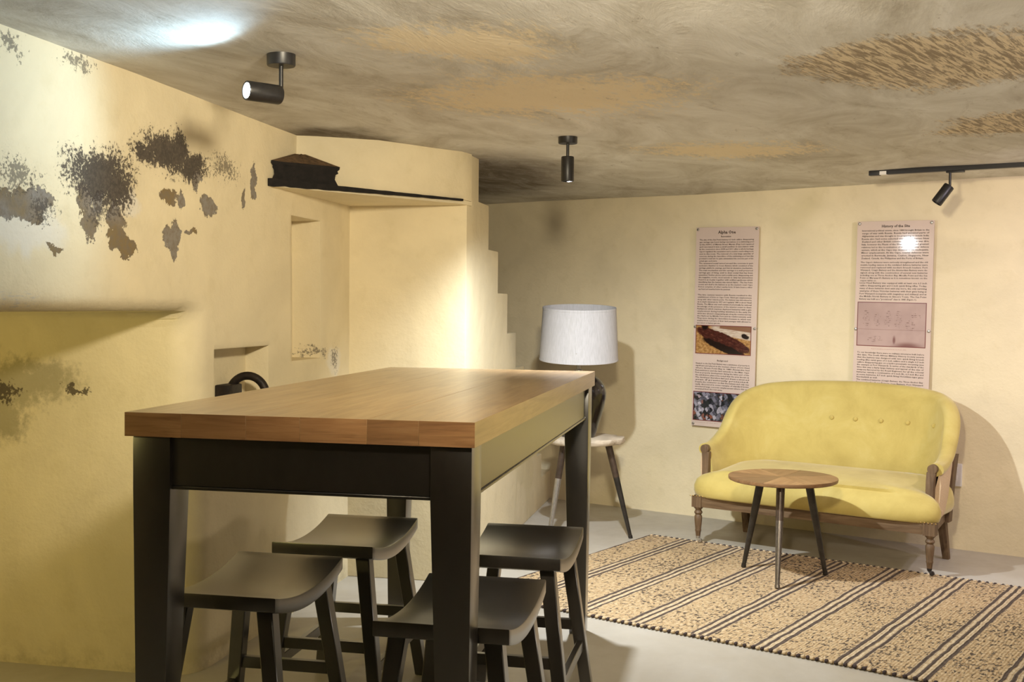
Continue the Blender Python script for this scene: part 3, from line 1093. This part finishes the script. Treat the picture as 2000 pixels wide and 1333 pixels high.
for x, sg in ((0.073, -1), (SX - 0.073, 1)):
    bm = bmesh.new()
    sqleg(bm, (x, 0.455, 0.21), (x + sg * 0.012, 0.515, -0.0135), 0.046, 0.034)
    obj('leg', bm, 'sofa_post', settee, bevel=0.003)
# brass nails along the lower seam (too small to pick apart)
bm = bmesh.new()
nb_ = 74
for i in range(nb_):
    x = 0.0 - 0.035 + (SX + 0.07) * i / (nb_ - 1)
    mtx = Matrix.Translation((x, -0.033, 0.268)) @ Matrix.Diagonal((1, 0.6, 1, 1))
    bmesh.ops.create_icosphere(bm, subdivisions=1, radius=0.0042, matrix=mtx)
o = obj('upholstery_nails', bm, 'brass', settee)
o['kind'] = 'stuff'

# ================================================================== ROUND SIDE TABLE
RTC = Vector((1.352, 5.672, 0))
rtab = thing('round_table', 'small round walnut table on three tapered metal legs in front of the settee', 'table', (RTC.x, RTC.y, 0.0))
TZ2, TR2 = 0.512, 0.267
bm = bmesh.new()
lathe(bm, [(TR2 - 0.010, TZ2 - 0.020), (TR2 - 0.002, TZ2 - 0.016), (TR2, TZ2 - 0.004), (TR2 - 0.0008, TZ2 - 0.0015)], 72)
tp = obj('tabletop', bm, 'veneer', rtab)
bm = bmesh.new()
nw = 8
seg_ = 9
r_ = TR2 - 0.001
pts = [(0.0005, 0)] + [(r_ * math.cos(2 * math.pi / nw * (0.006 + 0.988 * k / seg_)), r_ * math.sin(2 * math.pi / nw * (0.006 + 0.988 * k / seg_))) for k in range(seg_ + 1)]
prism(bm, pts, TZ2 - 0.0015, TZ2)
wedge = bpy.data.meshes.new('veneer_wedge')
bmesh.ops.recalc_face_normals(bm, faces=bm.faces)
bm.to_mesh(wedge)
bm.free()
wedge.materials.append(M['veneer'])
for k in range(nw):
    link('veneer_wedge', wedge, None, tp, (0, 0, 0), (0, 0, 2 * math.pi * k / nw + 0.2))


def table_legs(root, feet, c, zt, r_top, mats, foot_z):
    for (fx, fy), (m_up, m_lo) in zip(feet, mats):
        d = Vector((fx - c.x, fy - c.y, 0))
        r0_ = d.length
        d.normalize()
        p, q = d * r_top + Vector((0, 0, zt)), d * r0_ + Vector((0, 0, foot_z))
        k = 0.36
        mid = p.lerp(q, k)
        bm = bmesh.new()
        bar(bm, mid, q.lerp(p, 0.03), 0.0370, 0.0215, 20)
        bar(bm, q.lerp(p, 0.03), q, 0.0250, 0.0260, 20)
        lg = obj('leg', bm, m_lo, root)
        bm = bmesh.new()
        bar(bm, p, mid, 0.0420, 0.0380, 20)
        s_ = obj('sleeve', bm, m_up, lg)
        s_['label'] = 'dark upper sleeve of the leg'


table_legs(rtab, [(1.203, 5.866), (1.275, 5.424), (1.584, 5.715)], RTC, TZ2 - 0.018, 0.135, [('dark_leg', 'dark_leg'), ('sleeve', 'gun'), ('dark_leg', 'dark_leg')], 0.0145)

# ================================================================== LAMP TABLE AND LAMP
LTC = Vector((0.42, 6.70, 0))
ltab = thing('slab_side_table', 'side table with pale rough edged slab top behind the bar table', 'table', (LTC.x, LTC.y, 0))
bm = bmesh.new()
n_ = 60
rings = []
for z, k in ((0.548, 0.93), (0.553, 0.975), (0.566, 1.0), (0.580, 0.99), (0.584, 0.975)):
    rg = []
    for i in range(n_):
        a = 2 * math.pi * i / n_
        rr = 0.225 * (1 + 0.07 * nz(math.cos(a), math.sin(a), 2.2, 1.7) + 0.05 * nz(math.cos(a), math.sin(a), z * 30, 5)) * k
        if abs(((a + math.pi) % (2 * math.pi)) - math.pi + 0.1) < 0.35:
            rr *= 1.07
        rg.append((rr * math.cos(a), rr * math.sin(a), z + 0.002 * nz(math.cos(a), math.sin(a), z * 9, 4)))
    rings.append(rg)
loft(bm, rings)
obj('tabletop', bm, 'slab', ltab, angle=60)
table_legs(ltab, [(0.702, 6.634), (0.219, 6.53), (0.42, 7.0)], LTC, 0.552, 0.150, [('sleeve', 'dark_leg'), ('sleeve', 'steel'), ('sleeve', 'dark_leg')], 0.001)

lamp = thing('table_lamp', 'table lamp with white drum shade and black vase base', 'lamp', (0.392, 6.70, 0.584))
bm = bmesh.new()
lathe(bm, [(0.094, 0.0), (0.100, 0.006), (0.108, 0.03), (0.126, 0.09), (0.148, 0.16), (0.162, 0.225), (0.163, 0.26), (0.154, 0.30), (0.130, 0.335), (0.095, 0.360), (0.055, 0.374), (0.026, 0.380)], 48)
obj('lamp_base', bm, 'ceramic', lamp)
bm = bmesh.new()
lathe(bm, [(0.024, 0.378), (0.024, 0.392), (0.011, 0.396), (0.011, 0.455), (0.016, 0.460), (0.016, 0.50), (0.010, 0.505)], 20)
obj('lamp_stem', bm, 'steel', lamp)
bm = bmesh.new()
zb, zt, rb, rtp = 0.448, 0.757, 0.232, 0.214
lathe(bm, [(rb - 0.004, zb), (rb, zb), (rb, zb + 0.008), (rb - 0.0012, zb + 0.009), (rtp + 0.001, zt - 0.014), (rtp + 0.002, zt - 0.013), (rtp + 0.0015, zt), (rtp - 0.004, zt), (rb - 0.004, zb)], 64, cap=False)
sh = obj('lamp_shade', bm, 'shade', lamp)
sh.rotation_euler = (R(5.0), 0, 0)
sh.location = (0, 0.055, 0.004)
bm = bmesh.new()
for k in range(3):
    a = k * 2 * math.pi / 3 + 0.4
    bar(bm, (0, 0, 0.497), (0.224 * math.cos(a), 0.224 * math.sin(a), 0.497), 0.004, 0.004, 6)
obj('shade_ring', bm, 'steel', lamp)

# ================================================================== WALL PANELS
LINES_A1 = ['The site of the Sea Point battery 6.3 inch calibre disappearing', 'gun carriage was found during renovations on a swimming pool', 'at the NWC of Marais Road, Marais (Pty) Ltd repaired',
            'and renovated it into a small pavilion in association with', 'by the contractors since 2008 and 2011 after a whole heritage',
            'report regulated the excavation and a section overlooking most', 'sent to this room. The removal of a very large quantity of',
            'concrete during the demolition of the swimming pool but this', 'provided it could also be quite substantiated the concrete part of the', 'actual gun enclosure.']
LINES_A2 = ['The excavated metal turned around the concrete in part', 'enclosure chamber to house Battery which consisted of the', 'carriage platform, passage and barrel elevation mechanism.',
            'The main mechanism and the carriage is a well preserved', 'carriage gun of thing, until to their metal that has been', 'assembled. Further photos and possibly parts disappearing and',
            'the magazine, rooms, most tunnels to sixty last ammunition', 'found in an in-plan together with artillery gunhouse which',
            'identifying that the battery was named Alpha - The Sea Point', 'rooms and shelf is the battery as an the western coast Cape', 'Fort is complete of other nearby forts. It have been a other', 'was found and unearthed below the pavement.']
LINES_A3 = ['The late century tension with Russia resulted in the', 'establishment of forts on Cape Town. Naval gun emplacements', 'along with other remote ports. The battery was introduced in',
            'an in-depth statement by 1871 and regularly 1885 is about Naval', 'Russia. The Mines was well sustained practically by national', 'knowledge of the presence of the interior scene to them',
            'Parliament which marines deployed batteries with a gun', 'emplacement during building elsewhere in the early 20s', 'which later allowed a disappearing gun along the country and was',
            'the Harbour by Middle Fort and its reinforcements until', 'They were during the demolition because to which new', 'enabled from a picture of their land passages with allowed to', 'associated on battery gun site.']
LINES_A4 = ['Situated on the Sea Point Battery was a subdivision of property in', 'significant and placed at the western slopes of Lion Head', 'where Green Point Bay in 1880 Alexandra had',
            'Remembrance and the land extends to the Main Cape', 'Fort as property development during the latter part of the', 'the subdivision plans it be noted that the area known as',
            'The developer therefore laid and drawn a street and', 'even if previously protected.', 'Despite the contractor on that the battery and only was',
            'easily discovered in some remains of standard bricks', 'structured large concrete emplacement where this was', 'excavated from the rest away.']
LINES_B1 = ['International political events, since 1884 brought Britain to the', 'verge of war with Russia. Russia had annexed parts of', 'Afghanistan and was thought to be preparing to invade India.',
            'Russia also had some selected warships to harass New', 'Zealand and other British colonies. The outlook was dire.', 'Italy, however the Fleets of the Western States and greatest',
            'relations led to the re-evaluation of the naval coastal defence', 'system, which at the Cape was deemed to be inadequate.', 'Minor emplacement. At the Cape, coastal defences were',
            'erected in Bermuda, Jamaica, Ceylon, Singapore, New', 'Zealand, Canada, the Philippines and the Ports of Britain.']
LINES_B2 = ["The Cape's defences were seriously strengthened and the old", 'muzzle loading cannon in the outdated defence batteries were', 'removed and replaced with modern breech loaders. Fort',
            "Wynyard, Craig's Battery and the Amsterdam Battery were de-", 'signed, along with the construction of several new batteries', 'including one at Three Anchor Bay, Mouille Point and the Sea', "Point or Marquard's Battery as it is sometimes known on the", 'copper tablet on.']
LINES_B3 = ['Lions Head Battery was equipped with at least one 6.3 inch', 'calibre disappearing gun and 6 inch quick firing rifles. Today,', 'many of these batteries dont exist any more, the only surviving',
            'examples of these Victorian batteries with their guns being at', 'Fort Wynyard (complete with magazines and military) and at', "the Middle North Battery in Simon's Town. The Sea Point", 'Battery was built as a "provisional" class in 1885 (Figure 1).']
LINES_B4 = ['To our knowledge there were no military structures built before', 'this date. The South African Military History Society asserts', 'that the battery was designed with two quick firing breech',
            'loading (BL) naval guns of 6 inch calibre and a single 6.3 inch', 'calibre disappearing gun on a hydro-pneumatic mounting (see', 'the example at Fort Wynyard). In terms of the standards of the',
            'time this was a fairly large battery and typical of the size of', 'weapons favoured by the Royal Engineers for all the colonial', 'batteries: namely a combination of 6 inch BL, 6.3 inch BLs and',
            'at some batteries 4.7 inch quick firing Hotchkiss-type guns', 'Nordenfeldt as well.']
LINES_B5 = ["The combined batteries (Craig's Battery, the Three Anchor Bay", 'Battery, the Sea Point Battery, Lion Battery, Fort Wynyard']


def text_mesh(s, width=None, height=0.011, bold=0.0):
    c = bpy.data.curves.new('t', 'FONT')
    c.body = s
    c.size = 1.0
    c.resolution_u = 1
    c.offset = bold
    t = bpy.data.objects.new('t', c)
    COL.objects.link(t)
    me = bpy.data.meshes.new_from_object(t)
    bpy.data.objects.remove(t)
    bpy.data.curves.remove(c)
    xs = [v.co.x for v in me.vertices]
    if not xs:
        return None
    x0, x1 = min(xs), max(xs)
    k = height
    kx = (width / (x1 - x0)) if width else k
    pts = [((v.co.x - x0) * kx, v.co.y * k) for v in me.vertices]
    fs = [tuple(p.vertices) for p in me.polygons]
    bpy.data.meshes.remove(me)
    return pts, fs, (x1 - x0) * kx


def text_block(name, rows, parent, mat='ink'):
    """rows: (string, x, z baseline, width or None, height, align, bold)"""
    V_, F_ = [], []
    for s, x, z, wd, h, al, bo in rows:
        r = text_mesh(s, wd, h, bo)
        if r is None:
            continue
        pts, fs, ww = r
        off = x - (ww / 2 if al == 'c' else 0)
        b0 = len(V_)
        V_ += [(off + p[0], -0.0004, z + p[1]) for p in pts]
        F_ += [tuple(i + b0 for i in f) for f in fs]
    me = bpy.data.meshes.new(name)
    me.from_pydata(V_, [], F_)
    return link(name, me, mat, parent)


def para(lines, x, z0, z1, wd, last=0.4, h=None):
    """justified paragraph; z0 first baseline, z1 last baseline"""
    n_ = len(lines)
    st_ = (z0 - z1) / max(1, n_ - 1)
    h = h or st_ * 0.80
    rows = []
    for i, s in enumerate(lines):
        full = i < n_ - 1 or last >= 1
        rows.append((s, x, z0 - st_ * i, wd if full else wd * last, h, 'l', 0.022))
    return rows


def panel(name, label, u0, u1, z0, z1, tilt):
    t = thing(name, label, 'information panel', (0, 0, 0), 0)
    t.location = UB * u0 + NB * (DW - 0.030) + Vector((0, 0, z1))
    t.rotation_euler = (0, tilt, BW)
    bm = bmesh.new()
    box(bm, 0, u1 - u0, 0, 0.006, z0 - z1, 0)
    obj('acrylic_sheet', bm, 'panel', t, bevel=0.0012, seg=1)
    wd, hh = u1 - u0, z1 - z0
    for x, z in ((0.014, -0.014), (wd - 0.014, -0.014), (0.010, -hh * 0.5), (wd - 0.010, -hh * 0.5), (0.014, -hh + 0.014), (wd - 0.014, -hh + 0.014)):
        bm = bmesh.new()
        lathe(bm, [(0.006, -0.030), (0.006, 0.0005), (0.0085, 0.001), (0.0085, 0.004), (0.006, 0.006)], 16)
        obj('standoff_screw', bm, 'steel', t, (x, 0, z), (R(90), 0, 0), bevel=0.0003, seg=1)
    return t


def picture(parent, x0, x1, z0, z1, mat, name):
    bm = bmesh.new()
    cx_, cz = (x0 + x1) / 2, (z0 + z1) / 2
    box(bm, x0 - cx_, x1 - cx_, -0.0006, 0.0, z0 - cz, z1 - cz)
    p = obj(name, bm, mat, parent, (cx_, 0, cz), smooth=False)
    bm = bmesh.new()
    e = 0.0045
    hw, hz = (x1 - x0) / 2, (z1 - z0) / 2
    box(bm, -hw - e, hw + e, -0.0009, 0.0, hz, hz + e)
    box(bm, -hw - e, hw + e, -0.0009, 0.0, -hz - e, -hz)
    box(bm, -hw - e, -hw, -0.0009, 0.0, -hz, hz)
    box(bm, hw, hw + e, -0.0009, 0.0, -hz, hz)
    obj('print_border', bm, 'red_frame', p, smooth=False)
    return p


pa = panel('wall_panel', 'narrow printed wall panel headed Alpha One, left of the settee', -3.262, -2.836, 0.590, 1.857, R(0.75))
TOP = 1.857
X0, WD = 0.026, 0.368
text_block('heading', [('Alpha One', 0.212, 1.816 - TOP, None, 0.027, 'c', 0.03)], pa)
text_block('heading', [('Renovation', 0.207, 1.793 - TOP, None, 0.0150, 'c', 0.02)], pa)
text_block('text_paragraph', para(LINES_A1, X0, 1.774 - TOP, 1.640 - TOP, WD, 0.34), pa)
text_block('text_paragraph', para(LINES_A2, X0 - 0.001, 1.625 - TOP, 1.461 - TOP, WD, 0.60), pa)
text_block('text_paragraph', para(LINES_A3, X0 - 0.004, 1.425 - TOP, 1.246 - TOP, WD, 0.44), pa)
picture(pa, 0.020, 0.390, 1.058 - TOP, 1.232 - TOP, 'excavation', 'photo_print')
text_block('heading', [('Background', 0.205, 1.009 - TOP, None, 0.0155, 'c', 0.02)], pa)
text_block('text_paragraph', para(LINES_A4, X0 - 0.006, 0.988 - TOP, 0.824 - TOP, WD, 0.52), pa)
picture(pa, 0.014, 0.384, 0.630 - TOP, 0.808 - TOP, 'aerial', 'photo_print')
text_block('caption', [('Situation of the site', X0, 0.612 - TOP, 0.16, 0.006, 'l', 0)], pa, 'caption')
text_block('caption', [('Excavated carriage of the gun with barrel in the pit, seen here before the site was cleared', X0, 1.047 - TOP, 0.35, 0.005, 'l', 0)], pa, 'caption')

pb = panel('wall_panel', 'printed wall panel headed History of the Site, above the settee back', -2.224, -1.785, 0.600, 1.860, R(0.75))
TOP = 1.860
X0, WD = 0.029, 0.384
text_block('heading', [('History of the Site', 0.224, 1.823 - TOP, None, 0.0215, 'c', 0.03)], pb)
text_block('text_paragraph', para(LINES_B1, X0, 1.801 - TOP, 1.640 - TOP, WD, 0.93), pb)
text_block('text_paragraph', para(LINES_B2, X0 - 0.003, 1.617 - TOP, 1.511 - TOP, WD, 0.25), pb)
text_block('text_paragraph', para(LINES_B3, X0 - 0.004, 1.497 - TOP, 1.403 - TOP, WD, 0.86), pb)
picture(pb, 0.021, 0.408, 1.137 - TOP, 1.386 - TOP, 'document', 'photo_print')
text_block('caption', [('Report of artillery mounted at the Sea Point, 1892', 0.105, 1.115 - TOP, 0.20, 0.008, 'l', 0)], pb, 'caption')
text_block('text_paragraph', para(LINES_B4, X0 - 0.006, 1.091 - TOP, 0.946 - TOP, WD, 0.32), pb)
text_block('text_paragraph', para(LINES_B5, X0 - 0.007, 0.931 - TOP, 0.916 - TOP, WD, 1.0, 0.0115), pb)

# ================================================================== SOCKET
sk = thing('wall_socket', 'white double wall socket low on the back wall beside the settee arm', 'socket', tuple(UB * -1.648 + NB * (DW - 0.002) + Vector((0, 0, 0.417))), BW)
bm = bmesh.new()
box(bm, -0.036, 0.036, -0.012, 0.006, -0.062, 0.066)
obj('cover_plate', bm, 'white', sk, bevel=0.003)
for dz in (-0.034, 0.012):
    bm = bmesh.new()
    box(bm, -0.020, 0.014, -0.0135, -0.011, dz, dz + 0.032)
    oo = obj('outlet', bm, 'white', sk, bevel=0.001, seg=1)
    bm = bmesh.new()
    for dx, dz2 in ((-0.012, 0.009), (0.004, 0.009), (-0.004, 0.021)):
        box(bm, dx - 0.002, dx + 0.002, -0.0142, -0.0130, dz + dz2, dz + dz2 + 0.004)
    obj('socket_holes', bm, 'black_metal', oo)

# ================================================================== CEILING SPOTS AND TRACK
def head_mesh(bm, r, l):
    lathe(bm, [(r * 0.55, -0.004), (r * 0.93, -0.002), (r, -0.006), (r, -l + 0.002), (r * 0.97, -l), (r * 0.80, -l), (r * 0.76, -l + 0.02)], 32, cap=True)


# unlit-looking pendant spot
s2 = thing('ceiling_spotlight', 'black cylinder spotlight hanging straight down from the ceiling above the lamp', 'spotlight', (0.231, 4.935, CEIL))
bm = bmesh.new()
lathe(bm, [(0.041, 0.02), (0.041, -0.030), (0.039, -0.033), (0.010, -0.034)], 40)
obj('ceiling_rose', bm, 'black_metal', s2)
bm = bmesh.new()
lathe(bm, [(0.0065, -0.03), (0.0065, -0.090)], 16)
obj('stem', bm, 'black_metal', s2)
bm = bmesh.new()
head_mesh(bm, 0.0275, 0.108)
obj('spot_head', bm, 'black_metal', s2, (0, 0, -0.086))

# lit spot
s1 = thing('ceiling_spotlight', 'lit spotlight on the ceiling turned towards the mouldy left wall', 'spotlight', (-0.682, 3.372, CEIL))
bm = bmesh.new()
lathe(bm, [(0.0415, 0.02), (0.0415, -0.032), (0.0395, -0.035), (0.010, -0.036)], 40)
obj('ceiling_rose', bm, 'black_metal', s1)
bm = bmesh.new()
lathe(bm, [(0.0065, -0.03), (0.0065, -0.105)], 16)
obj('stem', bm, 'black_metal', s1)
ax = Vector((-0.722, -0.632, 0.0)).normalized()
hp = L1 - Vector((-0.682, 3.372, CEIL))
bm = bmesh.new()
head_mesh(bm, 0.0275, 0.108)
hd = obj('spot_head', bm, 'black_metal', s1)
q_ = (-ax).to_track_quat('Z', 'Y')
hd.rotation_euler = q_.to_euler()
hd.location = hp - ax * 0.104
bm = bmesh.new()
lathe(bm, [(0.0215, -0.1005), (0.0215, -0.1035), (0.012, -0.105)], 24)
ln_ = obj('lens', bm, 'lens', hd)
ln_['label'] = 'glowing white lens'

# track with a tilted spot
ta, tb = Vector((1.889, 6.095, 0)), Vector((2.515, 5.676, 0))
td = (tb - ta).normalized()
TLn = 2.2
tr = thing('ceiling_track', 'black lighting track on the ceiling along the back wall', 'track', (ta.x, ta.y, CEIL), math.atan2(td.y, td.x))
bm = bmesh.new()
box(bm, 0, TLn, -0.0175, 0.0175, -0.022, 0.012)
obj('rail', bm, 'black_metal', tr, bevel=0.002)
bm = bmesh.new()
box(bm, 0.052, 0.088, -0.0182, 0.0182, -0.0232, -0.004)
o = obj('feed_cover', bm, 'white', tr, bevel=0.001, seg=1)
o['label'] = 'pale window in the end feed'
bm = bmesh.new()
box(bm, -0.004, 0.052, -0.019, 0.019, -0.0245, 0.0)
obj('end_feed', bm, 'black_metal', tr, bevel=0.002)
px_ = 0.405
s3 = thing('track_spotlight', 'black spotlight tilted to the left on the ceiling track', 'spotlight', tuple(ta + td * px_ + Vector((0, 0, CEIL - 0.022))), math.atan2(td.y, td.x))
bm = bmesh.new()
box(bm, -0.018, 0.070, -0.014, 0.014, -0.009, 0.0)
obj('adapter', bm, 'black_metal', s3, bevel=0.002)
bm = bmesh.new()
lathe(bm, [(0.0065, -0.006), (0.0065, -0.088)], 16)
obj('stem', bm, 'black_metal', s3)
bm = bmesh.new()
head_mesh(bm, 0.0275, 0.108)
obj('spot_head', bm, 'black_metal', s3, (0.000, -0.006, -0.074), (R(-14), R(33), 0))

# ================================================================== IRON RING IN THE NICHE
ang = LH


def lw(s, n_, z):
    return Vector((P0[0] + s * 0.2102 - n_ * 0.9777, P0[1] + s * 0.9777 + n_ * 0.2102, z))


ring_t = thing('iron_ring', 'thick black iron ring and bracket in the small square wall niche', 'ring', tuple(lw(0.50, 0.0, 0.90)), LH)
bm = bmesh.new()
nn_, mm_ = 40, 14
Rg, rg_ = 0.078, 0.0165
rings = []
for i in range(nn_):
    a = 2 * math.pi * i / nn_
    rings.append([((0.0 + rg_ * math.sin(2 * math.pi * j / mm_)), 0.012 + (Rg + rg_ * math.cos(2 * math.pi * j / mm_)) * math.cos(a), 0.082 + (Rg + rg_ * math.cos(2 * math.pi * j / mm_)) * math.sin(a)) for j in range(mm_)])
vv = loft(bm, rings, cap=False)
for i in range(mm_):
    bm.faces.new((vv[-1][i], vv[-1][(i + 1) % mm_], vv[0][(i + 1) % mm_], vv[0][i]))
obj('hoop', bm, 'iron', ring_t)
bm = bmesh.new()
box(bm, -0.10, 0.022, 0.045, 0.106, 0.03, 0.128)
obj('bracket', bm, 'iron', ring_t, bevel=0.008)

# ================================================================== SOOTY BLOCK ON THE LEDGE
sb = thing('charred_block', 'black sooty block with a dusty top on the corner ledge under the ceiling', 'block', (-0.93, 4.88, 1.8475))
bm = bmesh.new()
base = [Vector((-0.062, -0.150, 0)), Vector((0.176, 0.070, 0)), Vector((-0.012, 0.098, 0)), Vector((-0.085, 0.02, 0))]
rings = []
for z, k in ((0, 1.02), (0.010, 0.98), (0.034, 0.93), (0.056, 0.94), (0.062, 1.0), (0.070, 0.98), (0.077, 1.05), (0.088, 1.04)):
    rg = []
    m_ = len(base)
    cen = sum(base, Vector()) / m_
    for i in range(m_):
        for j in range(8):
            p = base[i].lerp(base[(i + 1) % m_], j / 8)
            p = cen + (p - cen) * (k + 0.06 * nz(p.x, p.y, z * 2, 28))
            rg.append((p.x, p.y, z + 0.004 * nz(p.x, p.y, z, 30) * (z > 0)))
    rings.append(rg)
loft(bm, rings, cap=False)
bm.verts.ensure_lookup_table()
obj('block_body', bm, 'soot', sb, angle=50)
bm = bmesh.new()
top_r = [(x * 0.99 - 0.0, y * 0.99, z) for x, y, z in rings[-1]]
loft(bm, [top_r, [(0.0 + (x - 0.0) * 0.16, 0.095 + (y - 0.095) * 0.12, z + 0.055 + 0.010 * nz(x, y, 9, 30)) for x, y, z in top_r]])
o = obj('dusty_top', bm, 'soot_top', sb)
